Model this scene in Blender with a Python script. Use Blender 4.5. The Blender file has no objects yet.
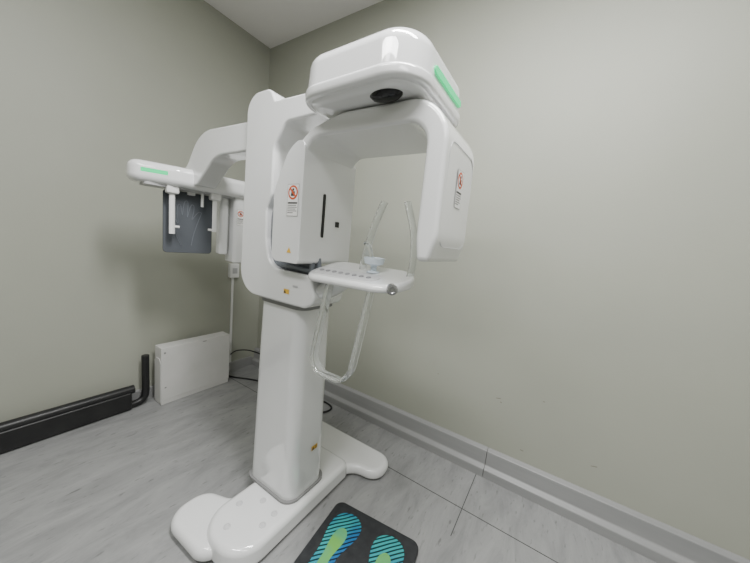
import bpy, bmesh, math, random
from mathutils import Vector, Matrix
C = bpy.context.scene.collection
V = Vector
# ------------------------------------------------------------------ materials
def mat(name, col, rough=0.5, spec=0.5, metal=0.0, trans=0.0, coat=0.0, emit=None, es=0.0, ior=1.45):
    m = bpy.data.materials.new(name); m.use_nodes = True
    b = m.node_tree.nodes['Principled BSDF']
    b.inputs['Base Color'].default_value = (*col, 1)
    b.inputs['Roughness'].default_value = rough
    b.inputs['Metallic'].default_value = metal
    b.inputs['IOR'].default_value = ior
    b.inputs['Transmission Weight'].default_value = trans
    b.inputs['Coat Weight'].default_value = coat
    b.inputs['Specular IOR Level'].default_value = spec
    if emit:
        b.inputs['Emission Color'].default_value = (*emit, 1)
        b.inputs['Emission Strength'].default_value = es
    return m
def noisy(m, c1, c2, scale=3.0, detail=4, rough=0.55, bump=0.0, bscale=150, stretch=(1,1,1)):
    nt = m.node_tree; N = nt.nodes; L = nt.links
    b = N['Principled BSDF']
    tc = N.new('ShaderNodeTexCoord'); mp = N.new('ShaderNodeMapping')
    mp.inputs['Scale'].default_value = stretch
    L.new(tc.outputs['Object'], mp.inputs['Vector'])
    n = N.new('ShaderNodeTexNoise'); n.inputs['Scale'].default_value = scale
    n.inputs['Detail'].default_value = detail; n.inputs['Roughness'].default_value = rough
    L.new(mp.outputs['Vector'], n.inputs['Vector'])
    r = N.new('ShaderNodeValToRGB')
    r.color_ramp.elements[0].position = 0.3; r.color_ramp.elements[1].position = 0.7
    r.color_ramp.elements[0].color = (*c1, 1); r.color_ramp.elements[1].color = (*c2, 1)
    L.new(n.outputs['Fac'], r.inputs['Fac']); L.new(r.outputs['Color'], b.inputs['Base Color'])
    if bump:
        n2 = N.new('ShaderNodeTexNoise'); n2.inputs['Scale'].default_value = bscale
        L.new(tc.outputs['Object'], n2.inputs['Vector'])
        bp = N.new('ShaderNodeBump'); bp.inputs['Strength'].default_value = bump; bp.inputs['Distance'].default_value = 0.002
        L.new(n2.outputs['Fac'], bp.inputs['Height']); L.new(bp.outputs['Normal'], b.inputs['Normal'])
    return m
WHITE = noisy(mat('white_enamel', (.80,.80,.80), 0.12, coat=1.0), (.75,.755,.76), (.785,.787,.79), 4)
WHITE.node_tree.nodes['Principled BSDF'].inputs['Coat Roughness'].default_value = .02
WHITE.node_tree.nodes['Principled BSDF'].inputs['Coat IOR'].default_value = 1.7
WHITE2 = noisy(mat('white_plastic', (.74,.74,.74), 0.35), (.68,.68,.68), (.73,.73,.72), 5)
CAP = mat('cap_grey', (.56,.56,.57), 0.4)
SEAM = mat('seam_grey', (.22,.22,.22), 0.5)
GREY = noisy(mat('grey_plastic', (.12,.13,.15), 0.2), (.14,.155,.18), (.18,.195,.22), 6)
LGREY = mat('light_grey_plastic', (.42,.42,.43), 0.35)
SOFTG = mat('soft_seam', (.50,.50,.51), 0.4)
MGREY = mat('button_grey', (.26,.26,.27), 0.4)
BLACK = noisy(mat('black_rubber', (.012,.012,.013), 0.4), (.010,.010,.011), (.02,.02,.02), 8)
BGLASS = mat('black_glass', (.004,.004,.005), 0.08)
DARKP = noisy(mat('dark_panel', (.08,.09,.11), 0.6), (.066,.073,.085), (.072,.080,.093), 2)
HANDL = mat('hand_line', (.15,.165,.19), 0.5)
GREEN = mat('green_light', (.01,.45,.18), 0.3, emit=(.0,.80,.24), es=.85)
CLEAR = mat('clear_acrylic', (.95,.97,.97), 0.02, trans=.92, ior=1.50, coat=1.0)
CHROME = mat('satin_metal', (.45,.45,.47), 0.22, metal=.9)
CUP = mat('pale_blue_plastic', (.70,.78,.86), 0.2)
LABELW = mat('label_white', (.84,.83,.82), 0.5)
LABELR = mat('label_red', (.62,.10,.03), 0.5)
LABELO = mat('label_border', (.25,.25,.25), 0.5)
LABELY = mat('label_yellow', (.75,.45,.05), 0.5)
INK = mat('label_ink', (.05,.05,.05), 0.5)
CARD = noisy(mat('white_cardboard', (.7,.7,.68), 0.6), (.54,.54,.52), (.60,.59,.58), 6, bump=.1)
WALL = noisy(mat('wall_paint', (.40,.40,.33), 0.5), (.340,.348,.296), (.365,.372,.318), 1.3, bump=.15, bscale=90)
CEIL = noisy(mat('ceiling_paint', (.62,.59,.57), 0.8), (.80,.78,.77), (.84,.82,.81), 1.5)
BASEB = noisy(mat('baseboard_vinyl', (.30,.30,.30), 0.35), (.24,.243,.243), (.295,.295,.295), 4, stretch=(1,.3,3))
SCUFF = mat('wall_scuff', (.24,.24,.20), .8)
def floor_mat():
    m = mat('streaked_floor_tile', (.42,.42,.42), 0.34)
    nt = m.node_tree; N = nt.nodes; L = nt.links; b = N['Principled BSDF']
    tc = N.new('ShaderNodeTexCoord'); mp = N.new('ShaderNodeMapping')
    mp.inputs['Scale'].default_value = (1.0, 3.8, 1); mp.inputs['Rotation'].default_value = (0,0,.35)
    L.new(tc.outputs['Object'], mp.inputs['Vector'])
    n = N.new('ShaderNodeTexNoise'); n.inputs['Scale'].default_value = 2.8; n.inputs['Detail'].default_value = 12
    n.inputs['Roughness'].default_value = .72; n.inputs['Distortion'].default_value = .6
    L.new(mp.outputs['Vector'], n.inputs['Vector'])
    r = N.new('ShaderNodeValToRGB'); e = r.color_ramp.elements
    e[0].position = .32; e[0].color = (.200,.202,.203,1); e[1].position = .70; e[1].color = (.320,.320,.318,1)
    k = e.new(.5); k.color = (.262,.264,.264,1)
    L.new(n.outputs['Fac'], r.inputs['Fac'])
    n2 = N.new('ShaderNodeTexNoise'); n2.inputs['Scale'].default_value = 16; n2.inputs['Detail'].default_value = 6
    L.new(mp.outputs['Vector'], n2.inputs['Vector'])
    r2 = N.new('ShaderNodeValToRGB'); r2.color_ramp.elements[0].position = .28; r2.color_ramp.elements[1].position = .39
    r2.color_ramp.elements[0].color = (.42,.42,.42,1); r2.color_ramp.elements[1].color = (1,1,1,1)
    L.new(n2.outputs['Fac'], r2.inputs['Fac'])
    mx = N.new('ShaderNodeMixRGB'); mx.blend_type = 'MULTIPLY'; mx.inputs['Fac'].default_value = .7
    L.new(r.outputs['Color'], mx.inputs['Color1']); L.new(r2.outputs['Color'], mx.inputs['Color2'])
    L.new(mx.outputs['Color'], b.inputs['Base Color'])
    return m
FLOOR = floor_mat()
JOINT = mat('joint_dark', (.055,.055,.055), .7)
def foot_mat():
    m = mat('footprint_print', (.0,.3,.4), .5)
    nt = m.node_tree; N = nt.nodes; L = nt.links; b = N['Principled BSDF']
    tc = N.new('ShaderNodeTexCoord')
    w = N.new('ShaderNodeTexWave'); w.wave_type = 'BANDS'; w.bands_direction = 'DIAGONAL'; w.inputs['Scale'].default_value = 27
    w.inputs['Distortion'].default_value = 1.6; w.inputs['Detail'].default_value = 0; w.inputs['Detail Scale'].default_value=.5
    L.new(tc.outputs['Object'], w.inputs['Vector'])
    n = N.new('ShaderNodeTexNoise'); n.inputs['Scale'].default_value = 7; n.inputs['Detail'].default_value = 0
    L.new(tc.outputs['Object'], n.inputs['Vector'])
    r = N.new('ShaderNodeValToRGB'); e = r.color_ramp.elements
    e[0].position = .42; e[0].color = (.01,.13,.32,1); e[1].position = .62; e[1].color = (.02,.33,.34,1)
    L.new(n.outputs['Fac'], r.inputs['Fac'])
    st = N.new('ShaderNodeValToRGB'); st.color_ramp.elements[0].position=.25; st.color_ramp.elements[1].position=.42
    st.color_ramp.elements[0].color=(0.06,0.06,0.06,1)
    L.new(w.outputs['Color'], st.inputs['Fac'])
    mx = N.new('ShaderNodeMixRGB'); mx.blend_type='MULTIPLY'; mx.inputs['Fac'].default_value=1
    L.new(r.outputs['Color'], mx.inputs['Color1']); L.new(st.outputs['Color'], mx.inputs['Color2'])
    L.new(mx.outputs['Color'], b.inputs['Base Color'])
    return m
FOOT = foot_mat()
FOOTG = noisy(mat('footprint_green', (.15,.5,.15), .5), (.02,.32,.27), (.14,.40,.08), 9, detail=1)
MATB = noisy(mat('mat_black', (.02,.022,.025), .45), (.016,.017,.02), (.028,.03,.033), 30)
# ------------------------------------------------------------------ builders
def link(name, bm, mats, parent=None, org=(0,0,0), bevel=0, seg=4, smooth=True, ang=35):
    """verts are given in world coordinates; org is the world base of the thing"""
    bmesh.ops.translate(bm, verts=bm.verts, vec=-V(org))
    bmesh.ops.recalc_face_normals(bm, faces=bm.faces)
    me = bpy.data.meshes.new(name); bm.to_mesh(me); bm.free()
    if not isinstance(mats, (list, tuple)): mats = [mats]
    for m in mats: me.materials.append(m)
    if smooth:
        for p in me.polygons: p.use_smooth = True
        me.set_sharp_from_angle(angle=math.radians(ang))
    o = bpy.data.objects.new(name, me); C.objects.link(o)
    if parent is None: o.location = org
    else: o.parent = parent
    if bevel:
        for p in me.polygons: p.use_smooth = True
        for e in me.edges: e.use_edge_sharp = False
        b = o.modifiers.new('bevel', 'BEVEL'); b.width = bevel; b.segments = seg
        b.limit_method = 'ANGLE'; b.angle_limit = math.radians(32); b.harden_normals = False
        w = o.modifiers.new('wn', 'WEIGHTED_NORMAL'); w.keep_sharp = True; w.weight = 80
    return o
def tag(o, label=None, cat=None, group=None, kind=None):
    if label: o['label'] = label
    if cat: o['category'] = cat
    if group: o['group'] = group
    if kind: o['kind'] = kind
    return o
def thing(name, loc, label, cat):
    o = bpy.data.objects.new(name, None); C.objects.link(o); o.location = loc
    o.empty_display_size = .1
    return tag(o, label, cat)
def box(bm, x0,x1,y0,y1,z0,z1, mi=0, M=None):
    vs = [bm.verts.new((x,y,z)) for x in (x0,x1) for y in (y0,y1) for z in (z0,z1)]
    if M is not None:
        for v in vs: v.co = M @ v.co
    for q in ((0,1,3,2),(4,6,7,5),(0,4,5,1),(2,3,7,6),(0,2,6,4),(1,5,7,3)):
        f = bm.faces.new([vs[i] for i in q]); f.material_index = mi
    return bm
def fillet(pts, seg=6, open_=False):
    """pts = (a,b,r): round each corner of the outline"""
    out = []; n = len(pts)
    for i in range(n):
        p = V(pts[i][:2]); r = pts[i][2] if len(pts[i]) > 2 else 0
        if r <= 0 or (open_ and i in (0,n-1)): out.append(p); continue
        a = V(pts[i-1][:2]); c = V(pts[(i+1)%n][:2])
        u = (a-p).normalized(); w = (c-p).normalized()
        ang = u.angle(w); d = r/math.tan(ang/2)
        d = min(d, (a-p).length*.499, (c-p).length*.499)
        p0 = p+u*d; p1 = p+w*d
        for k in range(seg+1):
            t = k/seg
            wt = math.sin(ang/2)
            b0=(1-t)**2; b1=2*t*(1-t)*wt; b2=t*t
            out.append((p0*b0+p*b1+p1*b2)/(b0+b1+b2))
    return out
def prism(bm, pts, axis, a0, a1, mi=0, M=None, scale_top=None):
    def mk(p, a):
        if axis == 'x': return V((a, p[0], p[1]))
        if axis == 'y': return V((p[0], a, p[1]))
        return V((p[0], p[1], a))
    cen = sum((V(p) for p in pts), V((0,0)))/len(pts)
    A = [bm.verts.new(mk(p, a0)) for p in pts]
    B = [bm.verts.new(mk(cen+(V(p)-cen)*(scale_top or 1), a1)) for p in pts]
    n = len(pts)
    fs = [bm.faces.new(A), bm.faces.new(list(reversed(B)))]
    for i in range(n): fs.append(bm.faces.new((A[i], B[i], B[(i+1)%n], A[(i+1)%n])))
    for f in fs: f.material_index = mi
    if M is not None:
        for v in A+B: v.co = M @ v.co
    return bm
def resample(P, n):
    L=[0]
    for a,b in zip(P,P[1:]): L.append(L[-1]+(b-a).length)
    out=[]; j=0
    for i in range(n):
        s=L[-1]*i/(n-1)
        while j<len(P)-2 and L[j+1]<s: j+=1
        d=L[j+1]-L[j]; t=(s-L[j])/d if d>1e-9 else 0
        out.append(P[j].lerp(P[j+1],min(1,max(0,t))))
    return out
def band(bm, outer, inner, x0, x1, n=72):
    """arch: quads between two open outlines, extruded along x"""
    O=resample(outer,n); I=resample(inner,n)
    g=[[bm.verts.new((x,p[0],p[1])) for p in Q] for Q in (O,I) for x in (x0,x1)]
    o0,o1,i0,i1=g
    for k in range(n-1):
        bm.faces.new((o0[k],o0[k+1],i0[k+1],i0[k])); bm.faces.new((o1[k],i1[k],i1[k+1],o1[k+1]))
        bm.faces.new((o0[k],o1[k],o1[k+1],o0[k+1])); bm.faces.new((i0[k],i0[k+1],i1[k+1],i1[k]))
    for k in (0,n-1): bm.faces.new((o0[k],i0[k],i1[k],o1[k]))
    return bm
def rrect(x0,x1,y0,y1,r, seg=8):
    return fillet([(x0,y0,r),(x1,y0,r),(x1,y1,r),(x0,y1,r)], seg)
def catmull(P, n=8, closed=False):
    P = [V(p) for p in P]; out = []; m = len(P)
    rng = range(m) if closed else range(m-1)
    for i in rng:
        p0 = P[(i-1)%m] if closed or i>0 else P[0]; p1=P[i]; p2=P[(i+1)%m]
        p3 = P[(i+2)%m] if closed or i+2<m else P[-1]
        for k in range(n):
            t=k/n
            out.append(.5*((2*p1)+(-p0+p2)*t+(2*p0-5*p1+4*p2-p3)*t*t+(-p0+3*p1-3*p2+p3)*t**3))
    if not closed: out.append(P[-1])
    return out
def tube(bm, P, ra, rb=None, side=None, seg=12, mi=0, closed=False):
    """sweep an ellipse; side = preferred direction of the ra axis"""
    rb = rb or ra; n=len(P); rings=[]
    prev = V(side) if side else None
    for i,p in enumerate(P):
        a = P[(i-1)%n] if closed or i>0 else P[i]; c = P[(i+1)%n] if closed or i<n-1 else P[i]
        t=(c-a).normalized()
        if prev is None: prev = V((0,0,1)) if abs(t.z)<.9 else V((1,0,0))
        ref = V(side) if side else prev
        u = ref - t*ref.dot(t)
        if u.length<1e-4: u = t.orthogonal()
        u.normalize(); w=t.cross(u); prev=u
        rings.append([bm.verts.new(p+u*ra*math.cos(2*math.pi*k/seg)+w*rb*math.sin(2*math.pi*k/seg)) for k in range(seg)])
    rn = range(n) if closed else range(n-1)
    for i in rn:
        A=rings[i];B=rings[(i+1)%n]
        for k in range(seg):
            f=bm.faces.new((A[k],A[(k+1)%seg],B[(k+1)%seg],B[k])); f.material_index=mi
    if not closed:
        for R in (rings[0],rings[-1]):
            f=bm.faces.new(R); f.material_index=mi
    return bm
def lathe(bm, prof, c, axis=(0,0,1), seg=32, mi=0):
    ax=V(axis).normalized(); u=ax.orthogonal().normalized(); w=ax.cross(u); c=V(c)
    rings=[]
    for r,h in prof:
        r=max(r,1e-5)
        rings.append([bm.verts.new(c+ax*h+(u*math.cos(2*math.pi*k/seg)+w*math.sin(2*math.pi*k/seg))*r) for k in range(seg)])
    for A,B in zip(rings,rings[1:]):
        for k in range(seg):
            f=bm.faces.new((A[k],A[(k+1)%seg],B[(k+1)%seg],B[k])); f.material_index=mi
    for R in (rings[0],rings[-1]):
        f=bm.faces.new(R); f.material_index=mi
    return bm
def flat(bm, O, U, W, pts, lift, mi):
    U=V(U);W=V(W);n=U.cross(W).normalized()
    vs=[bm.verts.new(V(O)+U*a+W*b+n*lift) for a,b in pts]
    f=bm.faces.new(vs); f.material_index=mi
def circ(cx,cy,r,n=24): return [(cx+r*math.cos(2*math.pi*k/n), cy+r*math.sin(2*math.pi*k/n)) for k in range(n)]
def warning_label(name, O, U, W, w, h, parent, org, label):
    """bordered white sticker: red prohibition ring and slash over a dark figure, text lines below"""
    bm=bmesh.new()
    flat(bm,O,U,W,[(0,0),(w,0),(w,h),(0,h)],.0006,1)
    e=w*.03
    flat(bm,O,U,W,[(e,e),(w-e,e),(w-e,h-e),(e,h-e)],.0009,0)
    cx,cy,r=w*.5,h*.74,min(w*.43,h*.235)
    flat(bm,O,U,W,circ(cx,cy,r),.0012,2)
    flat(bm,O,U,W,circ(cx,cy,r*.74),.0015,0)
    flat(bm,O,U,W,circ(cx+r*.05,cy+r*.40,r*.2,12),.0018,3)
    flat(bm,O,U,W,[(cx-r*.42,cy-r*.5),(cx+r*.42,cy-r*.5),(cx+r*.40,cy+r*.15),(cx-r*.30,cy+r*.18)],.0018,3)
    flat(bm,O,U,W,[(cx-r*.70,cy+r*.50),(cx-r*.50,cy+r*.70),(cx+r*.70,cy-r*.50),(cx+r*.50,cy-r*.70)],.0021,2)
    y=h*.44
    for k in range(6):
        hh=h*(.05 if k==0 else .018); ww=w*(.84,.76,.82,.70,.80,.5)[k]
        flat(bm,O,U,W,[(w*.08,y-hh),(w*.08+ww,y-hh),(w*.08+ww,y),(w*.08,y)],.0012,3); y-=hh+h*.04
    o=link(name,bm,[LABELW,LABELO,LABELR,INK],parent,org,smooth=False); o['label']=label
    return o
# ------------------------------------------------------------------ room
XR, YL, H = 1.85, 2.55, 3.04
X0, Y0 = -2.3, -2.2
def struct(name, bm, m, **k): o = link(name, bm, m, **k); o['kind']='structure'; return o
struct('floor', box(bmesh.new(), X0-.1,XR+.1,Y0-.1,YL+.1,-.1,0), FLOOR, smooth=False)
struct('ceiling', box(bmesh.new(), X0-.1,XR+.1,Y0-.1,YL+.1,H,H+.1), CEIL, smooth=False)
struct('wall_right', box(bmesh.new(), XR,XR+.1,Y0-.1,YL+.1,0,H), WALL, smooth=False)
struct('wall_left', box(bmesh.new(), X0-.1,XR,YL,YL+.1,0,H), WALL, smooth=False)
struct('wall_back', box(bmesh.new(), X0-.1,X0,Y0-.1,YL,0,H), WALL, smooth=False)
struct('wall_front', box(bmesh.new(), X0,XR,Y0-.1,Y0,0,H), WALL, smooth=False)
for k,(a,b) in enumerate(((Y0,.217),(.220,YL))):
    bm=bmesh.new(); prism(bm, fillet([(XR,0),(XR-.064,0),(XR-.062,.050,.012),(XR-.034,.066,.014),(XR-.030,.154,.008),(XR,.164)],4), 'y', a, b)
    struct('baseboard_right' if k else 'baseboard_right_end', bm, BASEB, ang=25)
bm=bmesh.new(); prism(bm, fillet([(YL,0),(YL-.015,0),(YL-.015,.085,.004),(YL,.09)],3), 'x', X0, XR-.065)
struct('baseboard_left', bm, BASEB)
bm=bmesh.new()
box(bm, 1.4832,1.4868,Y0,YL-.015,0,.0012)
box(bm, 1.30,1.4832,.2542,.2578,0,.0012)
box(bm, 1.4868,XR-.065,.2542,.2578,0,.0012)
struct('trim_1', bm, JOINT, smooth=False)
bm=bmesh.new()
for y,zc,l,a in ((.22,.49,.030,.2),(.195,.475,.012,-.3),(-.02,.56,.012,.1),(.05,.23,.02,-.1),(-.28,.30,.03,.2),(.60,.52,.010,0)):
    flat(bm,(XR,y,zc),(0,-1,0),(0,math.sin(a),1),[(0,0),(l,l*a),(l*.9,l*a+.006),(l*.1,.005)],.0006,0)
struct('trim_2', bm, SCUFF, smooth=False)
# ------------------------------------------------------------------ x-ray machine
OX=(1.0,1.04,0)
mc = thing('xray_machine', OX, 'large white dental panoramic x-ray machine standing in the room corner', 'x-ray machine')
def P(name,bm,m,parent=mc,**k): return link(name,bm,m,parent,OX,**k)
# base
bm=bmesh.new()
prism(bm, fillet([(.515,1.325,.095),(.705,1.325,.095),(.76,1.165,.06),(1.30,1.165,.05),(1.32,1.36,.08),(1.50,1.36,.08),(1.50,.69,.088),(1.32,.69,.088),(1.29,.87,.08),(.80,.87,.04),(.70,.95,.05),(.525,1.03,.08)],8),'z',.004,.070)
base=P('base',bm,WHITE,bevel=.030,seg=6)
bm=bmesh.new()
prism(bm, fillet([(.565,.855,.135),(1.28,.855,.05),(1.28,1.16,.05),(.565,1.16,.135)],10),'z',.002,.100,scale_top=.98)
plat=P('platform',bm,WHITE,bevel=.028,seg=5)
for x,y in ((.735,.92),(.735,1.09),(.80,.925),(.81,1.02),(.64,1.03)):
    P('screw_cap',lathe(bmesh.new(),[(.015,-.001),(.015,.0020),(.013,.0030),(.0105,.0030),(.009,.0012),(.0,.0012)],(x,y,.0997)),CAP)
# column, slightly tapering upward
bm=bmesh.new(); prism(bm, rrect(.850,1.114,.890,1.234,.065),'z',.097,.110)
P('column_gasket',bm,SEAM)
bm=bmesh.new(); prism(bm, rrect(.862,1.102,.902,1.222,.06,10),'z',.101,1.09,scale_top=.90)
col=P('column',bm,WHITE)
LO=(.992,.9040,.305)
bm=bmesh.new(); flat(bm,LO,(1,0,0),(0,0,1),[(0,0),(.040,0),(.040,.024),(0,.024)],.0008,0)
flat(bm,LO,(1,0,0),(0,0,1),[(.002,.002),(.018,.002),(.010,.022)],.0012,1)
for k in range(4): flat(bm,LO,(1,0,0),(0,0,1),[(.021,.003+k*.005),(.037,.003+k*.005),(.037,.005+k*.005),(.021,.005+k*.005)],.0012,1)
link('caution_label',bm,[LABELY,INK],col,OX,smooth=False)['label']='small yellow caution sticker low on the column'
# carriage: rounded upright with a small low grip recess
bm=bmesh.new()
prism(bm, fillet([(1.310,1.06,.12),(1.298,1.96,.11),(1.135,1.96,.07),(1.105,1.905,.01),(.78,1.90,.02),(.78,1.815,.02),(1.03,1.81,.05),(1.098,1.72,.07),(1.098,1.52,.05),(1.128,1.46,.05),(1.122,1.33,.10),(1.09,1.205,.09),(.83,1.20,.04),(.80,1.09,.05),(.86,1.06,.05)],10),'x',.835,.965)
car=P('carriage',bm,WHITE,bevel=.042,seg=8)
bm=bmesh.new(); prism(bm, rrect(.93,1.17,1.10,1.29,.05),'z',1.16,1.90)
P('carriage_mast',bm,WHITE,bevel=.02,seg=4)
bm=bmesh.new(); prism(bm, rrect(.838,1.140,.865,1.255,.08),'z',1.05,1.185)
P('column_collar',bm,WHITE,bevel=.032,seg=6)
bm=bmesh.new(); prism(bm, rrect(.872,1.098,.905,1.215,.05),'z',1.032,1.052)
P('column_seal',bm,SEAM)
bm=bmesh.new(); prism(bm, fillet([(1.133,1.19,.03),(1.133,1.485,.02),(.92,1.485,.04),(.86,1.35,.04),(.83,1.19,.02)],6),'x',.885,.905)
P('handle_recess',bm,GREY,bevel=.006,seg=3)['label']='dark blue-grey recessed panel inside the frame'
path=[V((.866,a,b)) for a,b in fillet([(1.110,1.468,.03),(1.110,1.222,.05),(.86,1.214,.03),(.86,1.226,.03),(.86,1.468,.03)],5)]
P('recess_rim',tube(bmesh.new(),path,.011,closed=True),GREY)
bm=bmesh.new(); flat(bm,(.834,.985,1.105),(0,-1,0),(0,0,1),[(0,0),(.034,0),(.034,.020),(0,.020)],.0008,0)
flat(bm,(.834,.985,1.105),(0,-1,0),(0,0,1),[(.002,.002),(.015,.002),(.0085,.018)],.0012,1)
link('caution_label',bm,[LABELY,INK],car,OX,smooth=False)
bm=bmesh.new(); flat(bm,(.834,.93,1.14),(0,-1,0),(0,0,1),[(0,0),(.03,0),(.03,.008),(0,.008)],.0008,0)
link('rating_label',bm,[LGREY],car,OX,smooth=False)
# head: rounded wedge over a crisp lower shell
hp_=[(.68,.375,.11),(1.10,.375,.08),(1.10,.82,.08),(.69,.82,.10)]
bm=bmesh.new(); prism(bm, fillet(hp_,10),'z',1.779,1.932,scale_top=.96)
head=P('overhead_head',bm,WHITE,bevel=.046,seg=8)
bm=bmesh.new(); prism(bm, fillet([(.678,.373,.11),(1.102,.373,.08),(1.102,.822,.08),(.688,.822,.10)],10),'z',1.789,1.826)
link('lower_shell',bm,WHITE,head,OX,bevel=.012,seg=4)
bm=bmesh.new(); prism(bm, fillet([(.80,1.838,.008),(1.03,1.838,.008),(1.03,1.858,.008),(.80,1.858,.008)],4),'y',.3725,.39)
link('status_light',bm,GREEN,head,OX)['label']='glowing green status strip'
bm=bmesh.new(); lathe(bm,[(.055,.02),(.055,-.006),(.052,-.013),(.044,-.019),(.030,-.023),(.014,-.0248),(.0,-.025)],(.755,.50,1.790),seg=48)
for v in bm.verts: v.co.x=.755+(v.co.x-.755)*.62
link('sensor_window',bm,BGLASS,head,OX,ang=60)['label']='dark glossy oval window under the head'
bm=bmesh.new(); lathe(bm,[(.10,-.020),(.10,.01)],(.93,.60,1.787),seg=48)
P('rotation_joint',bm,SEAM)
# rotating C arm
outer=fillet([(.992,1.29),(.992,1.50,.26),(.885,1.725,.26),(.70,1.776,.3),(.310,1.772,.13),(.306,1.38,.1),(.325,1.312)],14,True)
inner=fillet([(.852,1.29),(.852,1.710,.07),(.370,1.708,.07),(.372,1.38,.1),(.362,1.312)],14,True)
arm=P('rotating_arm',band(bmesh.new(),outer,inner,.782,1.068,96),WHITE,bevel=.018,seg=5)
bm=bmesh.new(); prism(bm, fillet([(1.006,1.245,.035),(1.006,1.53,.20),(.925,1.685,.12),(.845,1.715,.05),(.845,1.245,.018)],10),'x',.776,1.088)
dh=P('detector_housing',bm,WHITE,bevel=.016,seg=6)
warning_label('warning_label',(.7755,.924,1.425),(0,-1,0),(0,0,1),.062,.120,dh,OX,'warning sticker on the left module')
warning_label('warning_label',(.895,.3065,1.485),(1,0,0),(0,0,1),.058,.115,arm,OX,'warning sticker on the right module')
pth=[V((a,.3082,b)) for a,b in rrect(.812,1.045,1.36,1.66,.035,5)]
link('panel_seam',tube(bmesh.new(),pth,.0011,closed=True,seg=6),SOFTG,arm,OX)
bm=bmesh.new(); prism(bm, rrect(.888,.902,1.355,1.53,.006,4),'y',.842,.846)
link('beam_slit',bm,BGLASS,dh,OX)['label']='narrow black vertical slit'
bm=bmesh.new(); box(bm,.972,.995,.842,.846,1.405,1.428)
link('laser_window',bm,BGLASS,dh,OX)
bm=bmesh.new(); flat(bm,(.7755,.912,1.285),(0,-1,0),(0,0,1),[(0,0),(.026,0),(.013,.022)],.0008,0)
link('caution_label',bm,[LABELY],dh,OX,smooth=False)['label']='tiny yellow triangle sticker'
# chin table: a plate whose top leans toward the operator
TS=.22
def tz(x): return 1.215+(x-.80)*TS
bm=bmesh.new(); pl=fillet([(.79,.845,.07),(.80,.435,.11),(1.01,.42,.10),(1.02,.845,.06)],12); prism(bm,pl,'z',1.183,1.3)
for v in bm.verts:
    if v.co.z>1.29: v.co.z=tz(v.co.x)
    else: v.co.z=1.187+(v.co.x-.80)*.14
tab=P('chin_table',bm,WHITE,bevel=.013,seg=5)
bm=bmesh.new(); prism(bm, fillet([(.822,.815,.025),(.828,.53,.03),(.895,.53,.03),(.895,.815,.025)],6),'z',0,1)
for v in bm.verts: v.co.z=tz(v.co.x)+(.0015 if v.co.z>.5 else -.001)
link('control_panel',bm,CAP,tab,OX)['label']='pale grey keypad strip with a row of buttons'
bm=bmesh.new(); tube(bm,catmull([(.91,1.02,1.12),(.905,.93,1.12),(.905,.85,1.125),(.91,.78,1.155),(.92,.73,1.195)],6),.055,.036,side=(1,0,0),seg=20)
P('table_bracket',bm,WHITE)
for k in range(8):
    y=.795-k*.032
    link('button',lathe(bmesh.new(),[(.0095,0),(.0095,.0025),(.0075,.004),(0,.004)],(.858,y,tz(.858)+.001),axis=(-TS,0,1),seg=16),MGREY,tab,OX)
link('adjustment_knob',lathe(bmesh.new(),[(.0185,-.01),(.0185,.012),(.016,.017),(.010,.018),(.008,.016),(0,.016)],(.832,.458,1.208),axis=(-.8,-.6,0)),CHROME,tab,OX)['label']='round grey metal knob'
bm=bmesh.new(); lathe(bm,[(.026,0),(.026,.004),(.012,.008),(.012,.026),(.036,.034),(.041,.056),(.035,.058),(.029,.044),(0,.040)],(.93,.60,tz(.93)-.002))
cr=P('chin_rest',bm,CUP); cr['label']='pale blue-white chin cup'
bm=bmesh.new(); tube(bm,catmull([(.93,.61,1.28),(.925,.615,1.32),(.91,.62,1.345),(.89,.622,1.35)],5),.007)
link('bite_rod',bm,CLEAR,cr,OX)
def blade(pts): return P('temple_support',tube(bmesh.new(),catmull(pts,7),.016,.0045,side=(1,-.6,0)),CLEAR)
blade([(.95,.665,1.24),(.95,.655,1.30),(.95,.635,1.39),(.95,.608,1.47),(.95,.590,1.51)])
blade([(.95,.455,1.24),(.95,.448,1.30),(.95,.455,1.39),(.95,.480,1.47),(.95,.495,1.51)])
gq=fillet([(.735,1.197),(.797,.87,.08),(.76,.818,.06),(.64,.818,.06),(.60,.87,.08),(.545,1.197)],8)
gpts=[V((.845,a,b)) for a,b in gq]
P('hand_grip',tube(bmesh.new(),gpts,.024,.009,side=(1,0,0),seg=20),CLEAR)['label']='clear u-shaped hand grip under the table'
# cephalometric arm and head
bm=bmesh.new()
prism(bm, fillet([(1.28,1.722,.01),(1.58,1.722,.20),(1.76,1.58,.03),(1.98,1.58,.02),(1.98,1.66,.02),(1.88,1.68,.12),(1.74,1.862,.22),(1.28,1.852,.01)],12),'x',.845,.955)
P('cephalometric_arm',bm,WHITE,bevel=.034,seg=6)
M = Matrix.Translation((.91,1.90,0))@Matrix.Rotation(math.radians(-9),4,'Z')
bm=bmesh.new()
prism(bm, fillet([(-.32,-.07,.06),(-.12,-.12,.1),(.34,-.12,.04),(.34,.10,.04),(-.12,.10,.1),(-.32,.06,.06)],8),'z',1.556,1.666,M=M)
ch=P('cephalometric_head',bm,WHITE,bevel=.036,seg=6)
bm=bmesh.new(); prism(bm,[(-.275,-.0815),(-.165,-.1095),(-.165,-.095),(-.275,-.065)],'z',1.606,1.626,M=M)
link('status_light',bm,GREEN,ch,OX)['label']='glowing green status strip'
bm=bmesh.new(); prism(bm, rrect(-.26,.30,-.075,.06,.02),'z',1.548,1.562,M=M)
link('underside_panel',bm,LGREY,ch,OX)
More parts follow.
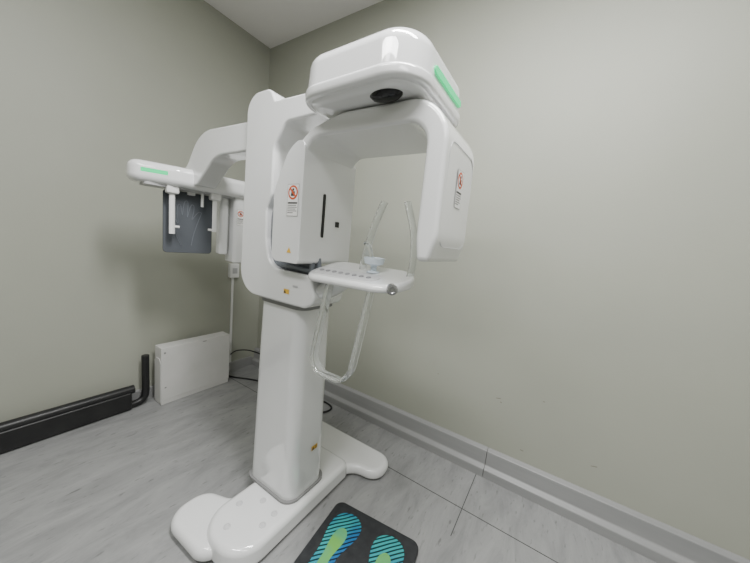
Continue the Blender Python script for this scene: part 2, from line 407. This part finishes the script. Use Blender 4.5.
# hand plate
bm=bmesh.new(); prism(bm, rrect(-.165,.09,1.19,1.545,.02),'y',-.012,.0,M=M)
hp=P('hand_plate',bm,DARKP,bevel=.003,seg=2); hp['label']='dark plate with a drawn hand outline'
hand=[(-.08,1.235),(-.105,1.30),(-.130,1.36),(-.135,1.41),(-.120,1.41),(-.095,1.36),(-.095,1.40),(-.095,1.46),(-.082,1.465),(-.073,1.41),(-.068,1.45),(-.06,1.49),(-.045,1.49),(-.045,1.45),(-.047,1.40),(-.035,1.45),(-.025,1.475),(-.013,1.47),(-.015,1.43),(-.023,1.39),(.005,1.43),(.02,1.44),(.027,1.43),(.01,1.38),(-.005,1.33),(-.015,1.29),(-.025,1.235)]
pts=[M@V((a,-.0135,b)) for a,b in hand]
link('hand_outline',tube(bmesh.new(),catmull(pts,4),.0015,seg=6),HANDL,hp,OX)
for x in (-.115,-.03):
    bm=bmesh.new(); box(bm,x-.02,x+.02,-.03,-.01,1.53,1.56,M=M)
    P('plate_clamp',bm,WHITE2,bevel=.004,seg=2)
for x0 in (-.135,.085):
    bm=bmesh.new()
    tube(bm,[M@V((x0,-.065,z_)) for z_ in (1.56,1.50,1.40,(1.30 if x0<0 else 1.33))],.015,.011,side=(1,0,0))
    er=P('ear_rod_arm',bm,WHITE)
    bm=bmesh.new(); s=1 if x0<0 else -1
    a=M@V((x0,-.065,1.34)); b=M@V((x0+s*.035,-.065,1.34)); tube(bm,[a,b],.007)
    link('ear_rod',bm,WHITE2,er,OX)
    P('arm_slider',box(bmesh.new(),x0-.03,x0+.03,-.09,-.04,1.518,1.562,M=M),WHITE2,bevel=.01,seg=3)
bm=bmesh.new(); prism(bm, rrect(.13,.185,-.03,.05,.02),'z',1.19,1.565,M=M)
P('sensor_housing',bm,WHITE,bevel=.01)
bm=bmesh.new(); prism(bm, rrect(.195,.315,-.085,.07,.025),'z',1.14,1.60,M=M)
sh=P('collimator_housing',bm,WHITE,bevel=.012)
RX=M.to_3x3()@V((1,0,0))
warning_label('warning_label',M@V((.21,-.0855,1.385)),RX,(0,0,1),.045,.10,sh,OX,'warning sticker on the far housing')
P('nasal_rod',tube(bmesh.new(),[M@V((.02,-.05,1.55)),M@V((.02,-.05,1.47))],.008),WHITE2)
# ------------------------------------------------------------------ foot mat
OM=(.88,.55,0)
fm=thing('foot_mat',OM,'black anti-slip standing mat printed with two blue and green footprints','mat')
fm.rotation_euler=(0,0,math.radians(7))
bm=bmesh.new(); prism(bm, rrect(-.28,.245,-.232,.205,.04),'z',.001,.032)
link('mat_body',bm,MATB,fm,(0,0,0),bevel=.006,seg=3)
def foot_outline(s, cx, cy, k=1.0, ky=1.5):
    pr=[(.135,-.005),(.128,.022),(.105,.040),(.07,.046),(.03,.042),(-.02,.034),(-.07,.033),(-.11,.030),(-.132,.012),(-.135,-.01),(-.12,-.030),(-.08,-.033),(-.03,-.026),(.02,-.036),(.06,-.046),(.10,-.045),(.125,-.028)]
    Q=catmull([(a*k+cx, s*b*ky+cy, 0) for a,b in pr],4,closed=True)
    return [(q.x,q.y) for q in Q]
for s,cy in ((1,.100),(-1,-.118)):
    bm=bmesh.new(); flat(bm,(0,0,.0322),(1,0,0),(0,1,0),foot_outline(s,.030,cy,1.3,1.55),.0004,0)
    fo=link('footprint',bm,FOOT,fm,(0,0,0),smooth=False)
    bm=bmesh.new()
    flat(bm,(0,0,.0328),(1,0,0),(0,1,0),foot_outline(s,.01,cy,.85,.65),.0004,0)
    link('green_patch',bm,FOOTG,fo,(0,0,0),smooth=False)
# ------------------------------------------------------------------ flat white box
OB=(1.16,2.40,0)
bx=thing('storage_box',OB,'flat white cardboard box standing upright against the left wall','box')
bm=bmesh.new(); box(bm,.91,1.43,2.36,2.47,.0,.445)
link('box_body',bm,CARD,bx,OB,bevel=.004,seg=2)
bm=bmesh.new(); box(bm,.908,1.432,2.3565,2.3605,.035,.447)
link('lid_flap',bm,CARD,bx,OB,bevel=.0015,seg=1)
bm=bmesh.new(); prism(bm,[(2.365,.02),(2.465,.02),(2.465,.33),(2.44,.36),(2.39,.36),(2.365,.33)],'x',.906,.911)
link('side_flap',bm,CARD,bx,OB)
for a,b,w,h in ((.925,.40,.012,.014),(.930,.13,.012,.010),(1.20,.43,.03,.006)):
    bm=bmesh.new(); flat(bm,(a,2.3563,b),(1,0,0),(0,0,1),[(0,0),(w,0),(w,h),(0,h)],.0006,0)
    link('printed_mark',bm,SEAM,bx,OB,smooth=False)
# ------------------------------------------------------------------ black rail
OR=(.2,2.46,0)
rl=thing('floor_rail',OR,'long black padded rail with an upright post lying along the left wall','rail')
bm=bmesh.new(); box(bm,-1.6,.76,2.435,2.505,.006,.135)
link('rail_panel',bm,BLACK,rl,OR,bevel=.012,seg=3)
bm=bmesh.new(); tube(bm,[V((-1.6,2.47,.145)),V((.78,2.47,.145))],.030)
link('top_tube',bm,BLACK,rl,OR)
bm=bmesh.new(); tube(bm,catmull([(.70,2.47,.03),(.79,2.47,.03),(.835,2.47,.05),(.85,2.47,.10),(.85,2.47,.22),(.85,2.47,.38)],6),.024)
link('upright_post',bm,BLACK,rl,OR)
# ------------------------------------------------------------------ outlet, trunking, cables
OO=(1.55,YL,.98)
ob=thing('wall_outlet',OO,'small white surface outlet box on the left wall','outlet')
bm=bmesh.new(); box(bm,1.51,1.595,YL-.04,YL,.92,1.05)
link('outlet_box',bm,WHITE2,ob,OO,bevel=.005,seg=2)
bm=bmesh.new(); box(bm,1.53,1.575,YL-.043,YL-.0395,.96,1.01)
link('socket',bm,LGREY,ob,OO)
bm=bmesh.new(); box(bm,1.542,1.562,YL-.014,YL,.09,.92)
tag(link('cable_conduit',bm,WHITE2,None,(1.55,YL,.09),bevel=.003,seg=2),'thin white conduit running down the left wall from the outlet','conduit')
bm=bmesh.new(); tube(bm,catmull([(1.57,1.50,.008),(1.62,1.41,.008),(1.70,1.38,.008),(1.745,1.42,.008),(1.75,1.52,.008),(1.70,1.68,.008),(1.65,1.95,.008),(1.60,2.2,.008),(1.50,2.40,.008),(1.48,2.50,.008)],8),.007)
tag(link('power_cable',bm,BLACK,None,(1.6,1.5,0)),'black power cable curling on the floor behind the machine','cable')
bm=bmesh.new(); tube(bm,catmull([(1.765,1.72,.007),(1.768,1.85,.02),(1.768,1.98,.09),(1.76,2.2,.16),(1.70,2.42,.20),(1.6,2.50,.21),(1.54,2.52,.18)],8),.006)
tag(link('signal_cable',bm,BLACK,None,(1.7,2.2,0)),'thin black cable rising from the floor in the corner behind the column','cable')
# ------------------------------------------------------------------ light
def area(loc, sx, sy, e, col):
    l=bpy.data.lights.new('lamp_or_fill','AREA'); l.shape='RECTANGLE'; l.size=sx; l.size_y=sy; l.energy=e; l.color=col
    o=bpy.data.objects.new('lamp_or_fill',l); C.objects.link(o); o.location=loc
    return o
area((.55,.05,H-.02),.28,1.3,96,(1,1,.99))
area((-.7,.6,H-.02),.28,1.3,40,(1,1,.99))  # added fill that softens the main lamp's shadows, not a real fixture
area((-1.0,-1.2,H-.02),.60,1.2,18,(1,1,.99))  # another added fill to even out the room, no fixture here
l=bpy.data.lights.new('ceiling_fill','POINT'); l.energy=10; l.shadow_soft_size=.15  # added fill to brighten the ceiling and upper walls, no globe hangs here
o=bpy.data.objects.new('ceiling_fill',l); C.objects.link(o); o.location=(-.1,.6,2.55)
w=bpy.data.worlds.new('w'); bpy.context.scene.world=w; w.use_nodes=True
w.node_tree.nodes['Background'].inputs[0].default_value=(.8,.82,.85,1); w.node_tree.nodes['Background'].inputs[1].default_value=.3
# ------------------------------------------------------------------ camera
phi=math.radians(32.3); th=math.radians(7.3); ro=math.radians(5.47)
fh=V((math.cos(phi),math.sin(phi),0)); r0=V((math.sin(phi),-math.cos(phi),0)); z=V((0,0,1))
f=fh*math.cos(th)-z*math.sin(th); u0=fh*math.sin(th)+z*math.cos(th)
cx=r0*math.cos(ro)+u0*math.sin(ro); cu=-r0*math.sin(ro)+u0*math.cos(ro)
cd=bpy.data.cameras.new('camera'); cam=bpy.data.objects.new('camera',cd); C.objects.link(cam)
R=Matrix((cx,cu,-f)).transposed().to_4x4()
cam.matrix_world=Matrix.Translation((0,0,1.35))@R
cd.sensor_width=36; cd.lens=36*291/750; cd.clip_start=.02
bpy.context.scene.camera=cam
